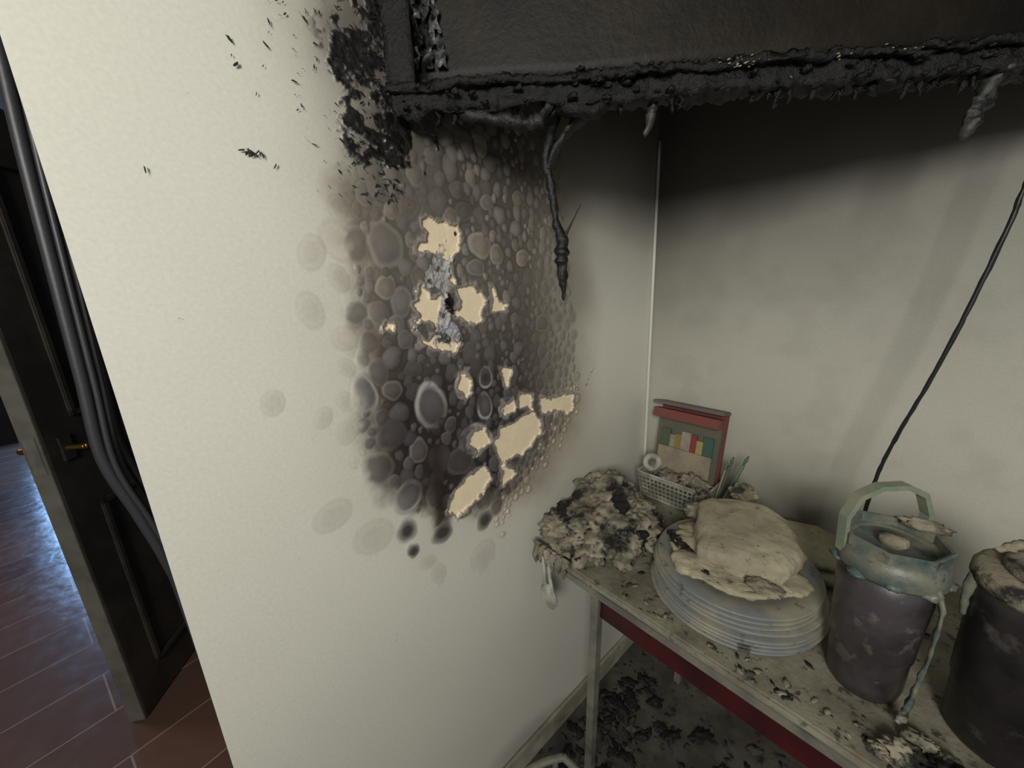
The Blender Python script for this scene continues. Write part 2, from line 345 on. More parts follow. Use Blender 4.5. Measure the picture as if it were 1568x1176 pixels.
def fastmesh(name,V,Fq,C,mt):
    me=bpy.data.meshes.new(name); me.vertices.add(len(V)); me.vertices.foreach_set('co',V.astype(np.float32).ravel())
    me.loops.add(Fq.size); me.loops.foreach_set('vertex_index',Fq.astype(np.int32).ravel())
    me.polygons.add(len(Fq)); me.polygons.foreach_set('loop_start',np.arange(0,Fq.size,4,dtype=np.int32))
    me.polygons.foreach_set('use_smooth',np.ones(len(Fq),bool))
    me.update(calc_edges=True); me.validate()
    at=me.color_attributes.new('Col','FLOAT_COLOR','POINT'); at.data.foreach_set('color',C.astype(np.float32).ravel())
    o=bpy.data.objects.new(name,me); link(o); me.materials.append(mt); return o
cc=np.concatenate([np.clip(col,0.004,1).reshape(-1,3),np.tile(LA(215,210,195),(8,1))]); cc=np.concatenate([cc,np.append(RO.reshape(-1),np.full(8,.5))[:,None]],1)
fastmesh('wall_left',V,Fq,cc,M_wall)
# ---------------- back wall ----------------
xs=np.arange(-.1,2.205,.008); z2=np.arange(0,2.405,.008); z2=np.append(z2[z2<2.395],2.4); Xg,Z2=np.meshgrid(xs,z2,indexing='ij')
a1=fbm(Xg,Z2,3,51); a2=fbm(Xg,Z2,14,52)
bcol=LA(193,191,178)[None,None,:]*(.92+.14*a1)[...,None]
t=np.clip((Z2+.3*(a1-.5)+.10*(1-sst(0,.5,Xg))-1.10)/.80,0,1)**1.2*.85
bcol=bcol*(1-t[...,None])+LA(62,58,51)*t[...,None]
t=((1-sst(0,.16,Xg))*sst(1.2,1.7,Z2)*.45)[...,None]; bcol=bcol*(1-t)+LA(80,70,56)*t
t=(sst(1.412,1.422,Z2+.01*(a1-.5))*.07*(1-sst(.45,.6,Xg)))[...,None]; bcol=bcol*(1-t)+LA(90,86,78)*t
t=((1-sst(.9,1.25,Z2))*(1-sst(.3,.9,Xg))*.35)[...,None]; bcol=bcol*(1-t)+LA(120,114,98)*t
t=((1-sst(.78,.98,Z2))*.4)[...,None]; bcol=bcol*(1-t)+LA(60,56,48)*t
t=(sst(.5,.75,a2)*.10)[...,None]; bcol=bcol*(1-t)+LA(90,86,76)*t
ii=np.arange(Xg.size).reshape(Xg.shape); q=np.stack([ii[:-1,:-1],ii[1:,:-1],ii[1:,1:],ii[:-1,1:]],-1).reshape(-1,4)
VV=np.stack([Xg,np.zeros_like(Xg),Z2],-1).reshape(-1,3)
bx=np.array([(-.1,.002,0),(2.2,.002,0),(2.2,.002,2.4),(-.1,.002,2.4),(-.1,.1,0),(2.2,.1,0),(2.2,.1,2.4),(-.1,.1,2.4)]); b0=len(VV)
bf=np.array([(4,5,6,7),(0,4,7,3),(1,2,6,5),(3,7,6,2),(0,1,5,4)])+b0
C2=np.concatenate([bcol.reshape(-1,3),np.tile(LA(190,186,170),(8,1))]); C2=np.concatenate([C2,np.full((len(C2),1),.65)],1)
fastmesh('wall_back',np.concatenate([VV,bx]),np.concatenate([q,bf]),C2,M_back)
# ---------------- floors, ceiling, hall ----------------
M_floor=mat('ash_dusted_floor',L(86,82,72),.8,col2=L(62,58,52),nscale=7,bump=.4,col3=L(32,30,27),n3=22,r3=(.56,.65))
box('floor',(-.1,-3.2,-.1),(2.6,.1,0),M_floor,bev=0)
mf=bpy.data.materials.new('dark_slate_tile'); mf.use_nodes=True; nt=mf.node_tree; N=nt.nodes; b=N['Principled BSDF']
tc=N.new('ShaderNodeTexCoord'); mp=N.new('ShaderNodeMapping'); mp.inputs['Rotation'].default_value=(0,0,math.radians(78)); nt.links.new(tc.outputs['Object'],mp.inputs[0])
br=N.new('ShaderNodeTexBrick'); nt.links.new(mp.outputs[0],br.inputs['Vector'])
br.inputs['Color1'].default_value=(*L(108,82,70),1); br.inputs['Color2'].default_value=(*L(88,69,61),1); br.inputs['Mortar'].default_value=(*L(150,134,120),1)
br.inputs['Scale'].default_value=2.0; br.inputs['Mortar Size'].default_value=.006; br.inputs['Brick Width'].default_value=1.4; br.inputs['Row Height'].default_value=.5
nt.links.new(br.outputs['Color'],b.inputs['Base Color'])
nn=N.new('ShaderNodeTexNoise'); nn.inputs['Scale'].default_value=14; nt.links.new(tc.outputs['Object'],nn.inputs['Vector'])
mr=N.new('ShaderNodeMapRange'); mr.inputs['To Min'].default_value=.14; mr.inputs['To Max'].default_value=.30; nt.links.new(nn.outputs['Fac'],mr.inputs['Value']); nt.links.new(mr.outputs[0],b.inputs['Roughness'])
bp=N.new('ShaderNodeBump'); bp.inputs['Strength'].default_value=.3; bp.inputs['Distance'].default_value=.006; nt.links.new(nn.outputs['Fac'],bp.inputs['Height']); nt.links.new(bp.outputs[0],b.inputs['Normal'])
box('floor_hall',(-6.2,-3.8,-.1),(-.1,.1,0),mf,bev=0)
M_ceil=mat('smoked_ceiling',L(150,146,136),.9,col2=L(100,96,88),nscale=2)
box('ceiling',(-6.2,-3.8,2.4),(2.6,.1,2.5),M_ceil,bev=0)
box('wall_hall_side',(-6.2,-3.9,0),(-.1,-3.8,2.4),M_hall,bev=0)
box('wall_hall_inner',(-6.2,0,0),(-.1,.1,2.4),M_hall,bev=0)
we=empty('window_1')
box('wall_hall_end',(-6.3,-3.9,0),(-6.2,.1,2.4),M_hall,bev=0)
M_sky=bpy.data.materials.new('blue_daylight_glass'); M_sky.use_nodes=True; nb=M_sky.node_tree.nodes['Principled BSDF']; nb.inputs['Base Color'].default_value=(*L(60,110,220),1); nb.inputs['Emission Color'].default_value=(.28,.54,1,1); nb.inputs['Emission Strength'].default_value=24
WY0,WY1=-2.72,-2.10
box('glass',(-6.19,WY0,.4),(-6.18,WY1,2.05),M_sky,we,bev=0)
for a,b_ in (((-6.2,WY0-.05,.35),(-6.14,WY0,2.1)),((-6.2,WY1,.35),(-6.14,WY1+.05,2.1)),((-6.2,WY0-.05,2.05),(-6.14,WY1+.05,2.1)),((-6.2,WY0-.05,.35),(-6.14,WY1+.05,.4)),((-6.2,-2.40,.4),(-6.14,-2.37,2.05))):
    box('frame',a,b_,M_dooredge,we)
dr=empty('door_1')
A=Vector((-1.08,-1.637,0)); dirv=Vector((-.84,.545,0)).normalized(); nrm=Vector((.545,.84,0)).normalized()
Rm=Matrix((dirv,nrm,Vector((0,0,1)))).transposed()
def dbox(name,u0,u1,n0,n1,z0,z1,m,bev=.003):
    c=A+dirv*((u0+u1)/2)+nrm*((n0+n1)/2)+Vector((0,0,(z0+z1)/2))
    h=((u1-u0)/2,(n1-n0)/2,(z1-z0)/2)
    return box(name,[c[i]-h[i] for i in range(3)],[c[i]+h[i] for i in range(3)],m,dr,bev,Rm)
dbox('leaf',.002,.80,0,.055,.005,2.05,M_door)
dbox('latch_edge',-.004,.004,.002,.053,.006,2.05,M_dooredge,.001)
for z0,z1 in ((.15,.85),(1.15,1.9)):
    for (u0,u1,za,zb) in ((.1,.12,z0,z1),(.68,.70,z0,z1),(.1,.7,z0,z0+.02),(.1,.7,z1-.02,z1)):
        dbox('moulding',u0,u1,.055,.067,za,zb,M_door)
        dbox('moulding',u0,u1,-.012,0,za,zb,M_door)
dbox('strike_plate',-.007,-.003,.012,.045,1.0,1.12,M_metal,.001)
def dp(u,n,z): return A+dirv*u+nrm*n+Vector((0,0,z))
tube('handle_spindle',[dp(.06,-.005,1.06),dp(.06,-.07,1.06)],.010,M_brass,dr)
tube('handle_lever',[dp(.06,-.065,1.06),dp(.10,-.072,1.06),dp(.16,-.070,1.058),dp(.18,-.065,1.055)],[.012,.010,.009,.008],M_brass,dr)
tube('handle_spindle_b',[dp(.06,.055,1.06),dp(.06,.11,1.06)],.009,M_brass,dr)
tube('handle_lever_b',[dp(.06,.105,1.06),dp(.10,.112,1.06),dp(.16,.110,1.058),dp(.18,.105,1.055)],[.010,.009,.008,.007],M_brass,dr)
dbox('backplate',.04,.08,-.006,0,.99,1.12,M_metal,.002); dbox('backplate_b',.04,.08,.055,.061,1.02,1.10,M_door,.002)
cb=empty('hanging_hose')
cp=[(-.15,-1.326,2.38),(-.15,-1.324,1.95),(-.15,-1.328,1.82),(-.15,-1.337,1.68),(-.15,-1.345,1.53),(-.15,-1.352,1.39),(-.15,-1.358,1.266),(-.15,-1.340,1.16),(-.15,-1.325,1.06),(-.16,-1.320,.958),(-.17,-1.315,.6),(-.17,-1.31,.02)]
tube('hose_outer',cp,.009,M_darkg,cb)
tube('hose_inner',[(x-.01,y+.022,z+.01) for x,y,z in cp[:-1]]+[(-.18,-1.29,.02)],.008,M_dark,cb)
tube('hose_cable',[(x+.012,y+.012,z-.01) for x,y,z in cp[:-1]]+[(-.16,-1.30,.02)],.0045,M_darkg,cb)
box('baseboard_back',(0.012,-.014,0),(2.2,0,.08),M_trim,bev=.003)
box('baseboard_left',(0.004,-1.30,0),(.014,0,.08),M_trim,bev=.003)
tube('trim_1',[(.006,-.005,.82),(.006,-.005,1.3),(.006,-.005,1.9)],.0050,M_bead)
# ---------------- burnt cabinet ----------------
cab=empty('burnt_corner_wall_cabinet')
A0=Vector((.01,-.886,0)); cu=Vector((.752,.659,0)); cn=Vector((.659,-.752,0))
def sag(u): return -.030*min(u,1.0)-.004
def cpnt(u,n,z): return A0+cu*u+cn*n+Vector((0,0,z+(sag(u) if z<1.9 else sag(u)*.3)))
def slab(name,u0,u1,n0,n1,z0,z1,m,du=.012,amp=.006,seed=0,dz=.012,low=0):
    nu=max(2,int((u1-u0)/du)); nz=max(2,int((z1-z0)/dz)); nn_=4
    vs={};F=[];V=[]
    def gv(i,j,k):
        if (i,j,k) in vs: return vs[(i,j,k)]
        u=u0+(u1-u0)*i/nu; n=n0+(n1-n0)*j/nn_; z=z0+(z1-z0)*k/nz
        p=Vector((u,n,z)); d=noise.noise_vector(p*22+Vector((seed,0,0)))*amp+noise.noise_vector(p*70)*amp*.7+noise.noise_vector(p*160)*amp*.6
        if k==0: d.z-=low*abs(noise.noise(Vector((u*14,seed,0))))+low*.7*abs(noise.noise(Vector((u*60,seed,0))))
        d.z+=.006*noise.noise(Vector((u*4,seed,0)))
        u+=d.x*.3; n+=d.y; z+=d.z
        vs[(i,j,k)]=len(V); V.append(A0+cu*u+cn*n+Vector((0,0,z+sag(u)))); return vs[(i,j,k)]
    for i in range(nu):
        for k in range(nz):
            F.append((gv(i,nn_,k),gv(i+1,nn_,k),gv(i+1,nn_,k+1),gv(i,nn_,k+1)))
            F.append((gv(i,0,k),gv(i,0,k+1),gv(i+1,0,k+1),gv(i+1,0,k)))
        for j in range(nn_):
            F.append((gv(i,j,0),gv(i+1,j,0),gv(i+1,j+1,0),gv(i,j+1,0)))
            F.append((gv(i,j,nz),gv(i,j+1,nz),gv(i+1,j+1,nz),gv(i+1,j,nz)))
    for k in range(nz):
        for j in range(nn_):
            F.append((gv(0,j,k),gv(0,j+1,k),gv(0,j+1,k+1),gv(0,j,k+1)))
            F.append((gv(nu,j,k),gv(nu,j,k+1),gv(nu,j+1,k+1),gv(nu,j+1,k)))
    return mobj(name,V,F,m,cab,True)
slab('bottom_rail',0,1.32,-.02,.018,1.783,1.808,M_char,.005,.006,1,.006,.020)
slab('bottom_rail_ledge',0,1.32,.0,.030,1.806,1.816,M_char,.005,.006,3,.005)
slab('door_panel',.04,1.32,-.02,-.004,1.815,2.39,M_panel,.03,.002,5,.03)
slab('left_stile',0,.045,-.02,.02,1.815,2.39,M_char,.008,.004,7)
mobj('bottom_board',[(.02,-.84,2.12),(.98,-.01,2.12),(.02,-.01,2.12),(.02,-.84,2.14),(.98,-.01,2.14),(.02,-.01,2.14)],[(0,2,1),(3,4,5),(0,1,4,3),(1,2,5,4),(2,0,3,5)],M_panel,cab)
V=[];F=[]; NU,NZ=10,34
for i in range(NU):
    for j in range(NZ):
        t=j/(NZ-1); u=.046+(i/(NU-1))*(.050-.02*t)+.006*noise.noise(Vector((0,j*.4,0))); z=1.845+t*.17
        d=abs(noise.noise(Vector((i*.55,j*.3,3))))*.028+noise.noise(Vector((i*1.3,j*.9,3)))*.008
        V.append(cpnt(u,.002+d,z))
for i in range(NU-1):
    for j in range(NZ-1):
        if noise.noise(Vector((i*.5,j*.35,9)))>-.12: F.append((i*NZ+j,(i+1)*NZ+j,(i+1)*NZ+j+1,i*NZ+j+1))
mobj('torn_foil',V,F,M_foil,cab)
for k in range(110):
    u=random.uniform(.02,1.1); r=random.uniform(.002,.006)
    lump('rail_crumb',cpnt(u,.018+random.random()*.012,random.choice([1.785,1.80,1.812,1.815])+random.uniform(-.004,.004)),(r*1.6,r,r*.8),M_char,cab,2,.6,2.5,k)
for k in range(34):  # tiny pale flecks stand in for bright glints along the ledge
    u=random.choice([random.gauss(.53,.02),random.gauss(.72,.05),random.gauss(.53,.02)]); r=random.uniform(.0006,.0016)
    lump('glint_fleck',cpnt(u,.030+random.random()*.003,1.810+random.uniform(-.008,.006)),(r*1.8,r,r*.8),M_glint,cab,1,.4,2.5,k)
# ragged melted fringe below the rail
for k in range(34):
    u=random.uniform(.05,1.05); l=random.uniform(.008,.022)
    tube('melted_fringe',[cpnt(u,.0,1.785),cpnt(u+random.uniform(-.006,.006),.002,1.782-l*.6),cpnt(u+random.uniform(-.008,.008),.0,1.780-l)],[random.uniform(.006,.013),.005,.0015],M_char,cab,8,.6,.9)
tube('sagging_trim',[cpnt(.10,.0,1.785),cpnt(.16,.01,1.768),cpnt(.21,.012,1.756),cpnt(.24,.012,1.760),cpnt(.26,.01,1.782)],[.006,.009,.012,.011,.006],M_melt,cab,rough=.9)
tube('sagging_trim',[cpnt(.27,.0,1.785),cpnt(.31,.005,1.772),cpnt(.35,.0,1.78)],[.012,.015,.01],M_char,cab,rough=.9)
SP=[(.196,-.70,1.79),(.176,-.69,1.75),(.169,-.688,1.70),(.175,-.680,1.65),(.178,-.677,1.61),(.187,-.670,1.575),(.186,-.669,1.55),(.184,-.667,1.522),(.184,-.663,1.49),(.182,-.661,1.463)]
tube('melted_strand',SP,[.018,.014,.008,.0075,.007,.011,.014,.012,.007,.003],M_melt,cab,flat=.9,rough=.5)
tube('melted_web',[(.250,-.650,1.79),(.225,-.66,1.765),(.195,-.678,1.73),(.172,-.688,1.69)],[.024,.018,.012,.006],M_melt,cab,flat=.6,rough=.5)
tube('melted_thread',[(.19,-.668,1.575),(.202,-.66,1.60),(.215,-.65,1.63)],[.004,.0015,.0008],M_melt,cab)
tube('melted_thread',[(.178,-.677,1.61),(.192,-.668,1.585)],[.002,.0015],M_melt,cab)
tube('melted_drip',[cpnt(.42,-.01,1.79),cpnt(.42,-.01,1.775),cpnt(.418,-.01,1.758),cpnt(.41,-.01,1.735)],[.020,.012,.009,.003],M_meltg,cab,flat=.6,rough=.8)
tube('melted_drip',[cpnt(.885,.0,1.80),cpnt(.882,.0,1.775),cpnt(.872,.0,1.745),cpnt(.862,.0,1.718),cpnt(.858,.0,1.700)],[.024,.016,.013,.014,.004],M_meltg,cab,flat=.7,rough=.8)
tube('melted_drip',[cpnt(.94,-.01,1.79),cpnt(.88,-.005,1.785),cpnt(.83,-.01,1.79)],[.01,.013,.008],M_meltg,cab,rough=.7)
# ---------------- char flakes ----------------
fv=[];ff=[]
def flake(y,z,s):
    a=random.random()*6.28; n=len(fv); e=random.uniform(.12,.35)
    for (p,q_,h) in ((-1,-e,.1),(.1,-e*1.1,.3),(1,-e*.3,.5),(.6,e*.7,.2),(-.5,e*.8,.6)):
        fv.append((.0030+h*s*.5,y+s*(p*math.cos(a)-q_*math.sin(a)),z+s*(p*math.sin(a)+q_*math.cos(a))))
    ff.append((n,n+1,n+2,n+3,n+4))
for y,z in parse("-1225 1653, -1081 1677, -1022 1715, -1057 1858, -1108 1823, -1009 1877, -1066 1829, -1036 1794, -1106 1795, -966 1698"):
    flake(y,z,.005)
for k in range(12): flake(-1.109+random.gauss(0,.006),1.690+random.gauss(0,.002),.005)
for k in range(520):
    d=abs(random.gauss(0,.065)); z=random.uniform(1.64,2.2); flake(-.885-d,z,random.uniform(.0015,.0065)*(1.2-min(d*5,.8)))
for k in range(80): flake(random.gauss(-1.02,.06),random.uniform(1.74,2.1),random.uniform(.0012,.0035))
for k in range(25): flake(random.uniform(-1.25,-.5),random.uniform(.6,1.9),random.uniform(.001,.002))
for k in range(7): flake(-.36+k*.006,1.20+k*.007+random.gauss(0,.002),.004)
mobj('char_flakes',fv,ff,M_flake)
# ---------------- table ----------------
tb=empty('work_table')
TZ=.79; FX=.10; FY=-.60
box('top',(FX,FY,TZ-.02),(1.30,-.02,TZ),M_top,tb,.004)
box('front_rim',(FX,FY,TZ-.042),(1.30,FY+.015,TZ-.018),M_metal,tb,.003)
box('side_rim',(FX,FY,TZ-.042),(FX+.015,-.02,TZ-.018),M_metal,tb,.003)
box('front_apron',(.21,FY+.02,TZ-.115),(1.28,FY+.04,TZ-.04),M_red,tb,.003)
box('side_apron',(.205,FY+.03,TZ-.10),(.225,-.05,TZ-.04),M_metal,tb,.003)
box('back_apron',(.205,-.06,TZ-.10),(1.28,-.04,TZ-.04),M_metal,tb,.003)
for (x,y,dx) in ((.213,FY+.02,-.022),(.225,-.06,-.01),(1.26,FY+.03,.01),(1.26,-.06,.01)):
    V=[(x+dx*(1-t)+sx*.011,y+sy*.011,t*(TZ-.02)) for t in (0,1) for sx,sy in ((-1,-1),(1,-1),(1,1),(-1,1))]
    mobj('leg',V,[(3,2,1,0),(4,5,6,7),(0,1,5,4),(1,2,6,5),(2,3,7,6),(3,0,4,7)],M_metal,tb)
# ---------------- melted heap ----------------
hp=empty('charred_melted_heap')
lump('heap_body',(.135,-.455,.856),(.118,.148,.065),M_ash,hp,6,.5,1.9,3,-.060,True,5)
lump('heap_top',(.10,-.40,.90),(.072,.08,.055),M_ash,hp,5,.6,2.0,9,None,True,5)
lump('heap_right',(.215,-.42,.846),(.065,.08,.055),M_ash,hp,5,.6,2.2,14,-.050,True,5)
lump('heap_front',(.085,-.55,.835),(.068,.050,.040),M_ash,hp,5,.6,2.2,21,-.040,True,5)
lump('heap_dark',(.175,-.53,.85),(.045,.035,.04),M_flake,hp,4,.7,2.2,25,None,True,5)
for k in range(46):
    a=random.random()*6.28; rr_=random.uniform(.75,1.0)
    r=random.uniform(.008,.02)
    lump('heap_nodule',(.135+.12*rr_*math.cos(a),-.455+.14*rr_*math.sin(a),.815+random.random()*.06),(r*1.3,r,r),M_ash if k%4 else M_flake,hp,3,.7,1.6,k+30)
for k in range(6):
    x=.03+k*.02; tube('heap_drip',[(x,-.60,.805),(x+.004,-.614,.79),(x+.002,-.614,.765-random.random()*.015)],[.012,.009,.003],M_ash,hp,rough=.9)
tube('melted_ladle_handle_a',[(.055,-.605,.795),(.062,-.615,.775),(.066,-.615,.735),(.066,-.615,.70)],[.007,.005,.005,.005],M_white,hp)
tube('melted_ladle_handle_b',[(.085,-.605,.795),(.084,-.615,.775),(.084,-.615,.735),(.092,-.615,.70)],[.007,.005,.005,.005],M_white,hp)
lump('melted_ladle_bowl',(.080,-.616,.670),(.031,.009,.038),M_white,hp,3,.1,1.5,2)
# ---------------- plates ----------------
ps=empty('stack_of_plates')
for k in range(10):
    z=TZ+.001+k*.0068; ox=random.uniform(-.008,.008); oy=random.uniform(-.008,.008); r=.172-.0010*k
    lathe('plate',[(.001,.002),(r*.55,.002),(r*.6,0.001),(r*.72,.005),(r*.97,.012),(r,.014),(r*1.004,.0165),(r*.99,.0185),(r*.72,.011),(r*.6,.007),(.001,.006)],M_plate,(.447+ox,-.395+oy,z),ps,72,.0008,25)
bg=empty('ash_covered_bread_bag')
def pad(name,c,hx,hy,hz,rot,m,parent,pw=.45,amp=.008,seed=0,sub=5):
    bm=bmesh.new(); bmesh.ops.create_icosphere(bm,subdivisions=sub,radius=1)
    R=Matrix.Rotation(rot,3,'Z')
    for v in bm.verts:
        p=v.co; s=lambda t,e: math.copysign(abs(t)**e,t)
        w_=Vector((s(p.x,pw)*hx,s(p.y,pw)*hy,s(p.z,.6)*hz))
        nz_=noise.fractal(w_*12+Vector((seed,0,0)),1,2,6)*amp
        w_+=Vector((p.x*nz_,p.y*nz_,p.z*nz_*.5)); v.co=R@w_+Vector(c)
    return bmobj(name,bm,m,parent,True)
pad('bag_body',(.445,-.335,.905),.102,.125,.034,math.radians(20),M_cloth,bg,.58,.014,2,6)
pad('bag_lower',(.445,-.385,.880),.118,.12,.009,math.radians(30),M_cloth,bg,.65,.04,4,6)
lump('bag_knot',(.40,-.21,.945),(.03,.022,.02),M_cream,bg,4,.6,2,5,None,True)
lump('bag_corner',(.525,-.46,.890),(.032,.02,.010),M_cream,bg,4,.5,2,6)
lump('bag_corner',(.325,-.30,.895),(.035,.025,.018),M_cream,bg,4,.6,2,8,None,True)
for k in range(9):
    lump('bag_burnt_edge',(.31+k*.014+random.uniform(-.005,.005),-.41-k*.010,.880+random.uniform(-.003,.005)),(.014,.009,.007),M_flake,bg,3,.6,2,k+60)
tube('bag_frill',[(.33,-.45,.884),(.38,-.485,.880),(.44,-.505,.878),(.50,-.495,.880),(.545,-.46,.882)],[.007,.009,.007,.010,.006],M_cloth,bg,flat=.6,rough=.9)
fc=empty('folded_dish_cloth')
pad('cloth_fold',(.50,-.155,.806),.125,.10,.011,math.radians(8),M_cloth,fc,.35,.010,7)
pad('cloth_fold_top',(.49,-.150,.824),.115,.09,.008,math.radians(14),M_cloth,fc,.35,.010,8)
# ---------------- basket ----------------
bk=empty('plastic_basket')
bz0=TZ+.002; bh=.085
def basket_wall(p0,p1,name):
    p0=Vector(p0);p1=Vector(p1); Lw=(p1-p0).length; nc=int(Lw/.012); nr=6
    V=[];F=[]; us=[];
    for i in range(nc):
        us+= [i/nc, (i+.3)/nc]
    us.append(1.0); vz=[]
    for j in range(nr): vz+=[j/nr,(j+.4)/nr]
    vz+=[.999,1.0]
    cen=Vector((.185,-.105,0))
    for u in us:
        for v in vz:
            p=p0.lerp(p1,u); o=(p-cen); o.z=0; p=p+o*.12*v; p.z=bz0+v*bh; V.append(p)
    nv=len(vz)
    for i in range(len(us)-1):
        for j in range(nv-1):
            if i%2==1 and j%2==1 and j<nv-3: continue
            F.append((i*nv+j,(i+1)*nv+j,(i+1)*nv+j+1,i*nv+j+1))
    o=mobj(name,V,F,M_white,bk); s=o.modifiers.new('s','SOLIDIFY'); s.thickness=.0025
c4=[(.085,-.165,bz0),(.285,-.165,bz0),(.285,-.045,bz0),(.085,-.045,bz0)]
for i in range(4): basket_wall(c4[i],c4[(i+1)%4],'basket_side')
box('basket_bottom',(.085,-.165,bz0),(.285,-.045,bz0+.003),M_white,bk,.001)
rimp=[(.185+(x-.185)*1.12,-.105+(y+.105)*1.12,bz0+bh) for x,y,_ in c4]
for i in range(4): tube('basket_rim',[rimp[i],rimp[(i+1)%4]],.004,M_white,bk)
cards=empty('seed_packets_and_booklets')
mc_=lambda n,c:mat(n,L(*c),.6,col2=L(*[int(x*.7+25) for x in c]),nscale=25)
rt_=Matrix.Rotation(math.radians(-10),3,'X')
def leaf(x0,x1,y,z0,z1,th,c,n='booklet'):
    box(n,(x0,y-th/2,z0),(x1,y+th/2,z1),mc_(n+'_print',c),cards,.001,rt_)
leaf(.075,.285,-.035,.86,1.09,.012,(118,56,52))
R14=Matrix.Rotation(math.radians(-14),3,'X')
box('booklet_top',(.065,-.075,1.085),(.29,-.015,1.095),mc_('booklet_top',(104,94,88)),cards,.002,R14)
box('red_folder',(.072,-.085,1.045),(.285,-.045,1.075),mc_('red_folder',(126,60,52)),cards,.002,R14)
leaf(.08,.28,-.06,.86,1.045,.01,(96,94,78))
xx=.10
for (w_,c) in ((.03,(78,92,62)),(.018,(150,144,126)),(.022,(140,120,62)),(.03,(156,148,130)),(.02,(140,48,44)),(.022,(162,148,96)),(.03,(60,90,78))):
    leaf(xx,xx+w_,-.078,.85,1.0+random.uniform(-.012,.012),.008,c,'packet'); xx+=w_-.001
leaf(.10,.27,-.095,.85,.955,.006,(150,138,116),'card')
tr=empty('masking_tape_roll')
lathe('roll',[(.014,-.012),(.030,-.012),(.030,.012),(.014,.012),(.014,-.012)],M_white,(0,0,0),tr,32)
tr.location=(.105,-.135,.905); tr.rotation_euler=(math.radians(75),0,math.radians(35))
cr=empty('crumpled_paper')
lump('paper',(.245,-.14,.885),(.04,.028,.022),M_cream,cr,4,.8,2.4,41,None,True)
lump('paper',(.17,-.145,.88),(.03,.022,.018),M_cream,cr,4,.8,2.4,42,None,True)
lump('paper',(.285,-.17,.86),(.022,.02,.03),M_cream,cr,4,.7,2.4,43,None,True)
pb=empty('paint_brushes')
for (p0,p1,c,r) in (((.30,-.13,.80),(.335,-.10,.985),(92,96,74),.004),((.31,-.14,.80),(.372,-.10,1.0),(100,128,104),.004),((.32,-.13,.80),(.36,-.085,.965),(120,110,86),.003),((.30,-.14,.80),(.318,-.09,.96),(160,148,116),.003)):
    a=Vector(p0);b_=Vector(p1); tube('handle',[a,a.lerp(b_,.5),a.lerp(b_,.85)],r,mc_('brush',c),pb)
    tube('bristle',[a.lerp(b_,.85),a.lerp(b_,.93),b_],[r,r*1.9,r*.8],mc_('bristle',(84,112,88)),pb,flat=.6)
ct=empty('ash_clump')
lump('clump',(.315,-.205,.825),(.045,.030,.030),M_cream,ct,5,.7,2.4,44,-.032,True)
# ---------------- canisters ----------------
cn1=empty('lidded_canister')
cx,cy=.683,-.446; z0=TZ+.001
lathe('body',[(.001,.0),(.045,.0),(.048,.006),(.050,.02),(.0525,.085),(.055,.088),(.0575,.15),(.0605,.20),(.062,.245),(.056,.246),(.001,.246)],M_jar,(cx,cy,z0),cn1,64,.0012,20)
lathe('collar',[(.05,.238),(.064,.236),(.068,.242),(.069,.260),(.066,.276),(.058,.280),(.050,.278),(.046,.270),(.02,.266),(.001,.266)],M_teal,(cx,cy,z0),cn1,64,.005,14)
for k in range(9):
    a=k*.7; lump('melted_scallop',(cx+.061*math.cos(a),cy+.061*math.sin(a),z0+.240+.004*math.sin(k*2)),(.014,.014,.008),M_teal,cn1,3,.3,2,k)
lathe('knob',[(.001,.264),(.016,.264),(.012,.274),(.019,.282),(.017,.290),(.001,.292)],M_cream,(cx,cy,z0),cn1,32,.002)
hx=Vector((.66,.75,0)).normalized(); hy=Vector((-hx.y,hx.x,0))
prof=[(-.066,.255),(-.070,.320),(-.054,.357),(-.022,.373),(.022,.373),(.054,.357),(.070,.320),(.066,.255)]
V=[];F=[]
for i,(u,z) in enumerate(prof):
    inn=.90
    for (s,t_) in ((1,-.008),(1,.008),(inn,.008),(inn,-.008)):
        zz=z if s==1 else .255+(z-.255)*(.93 if z>.26 else 1)
        V.append(Vector((cx,cy,z0))+hx*u*s+hy*(t_+.02)+Vector((0,0,zz)))
for i in range(len(prof)-1):
    for k in range(4): F.append((i*4+k,i*4+(k+1)%4,(i+1)*4+(k+1)%4,(i+1)*4+k))
F.append((0,1,2,3)); n_=(len(prof)-1)*4; F.append((n_+3,n_+2,n_+1,n_))
mobj('octagonal_handle',V,F,M_paleg,cn1)
lathe('octagonal_rim',[(.062,.274),(.067,.276),(.068,.294),(.065,.296),(.061,.294),(.060,.276)],M_teal,(cx,cy,z0),cn1,8,smooth=False)
tube('melted_run',[(cx+.05,cy-.035,z0+.26),(cx+.064,cy-.04,z0+.22),(cx+.064,cy-.045,z0+.14),(cx+.060,cy-.05,z0+.08),(cx+.055,cy-.055,z0+.03),(cx+.05,cy-.065,z0+.012)],[.009,.005,.0035,.0045,.007,.009],M_teal,cn1,flat=.6,rough=.9)
lump('ledge_ash',(cx+.03,cy+.05,z0+.30),(.03,.012,.01),M_cream,cn1,3,.5,2,3)
cn2=empty('lidded_canister.001')
cx2,cy2=.842,-.42
lathe('body',[(.001,.0),(.060,.0),(.064,.008),(.066,.09),(.069,.093),(.070,.18),(.072,.24),(.073,.266),(.06,.267),(.001,.267)],M_jar2,(cx2,cy2,z0),cn2,64,.0015,18)
lathe('lid',[(.06,.262),(.075,.262),(.079,.270),(.079,.280),(.072,.288),(.045,.290),(.030,.290),(.001,.290)],M_cream,(cx2,cy2,z0),cn2,64,.005,16)
lathe('lid_ring',[(.035,.288),(.052,.288),(.050,.300),(.036,.304),(.034,.295),(.03,.29)],M_ash,(cx2,cy2,z0),cn2,48,.004,18)
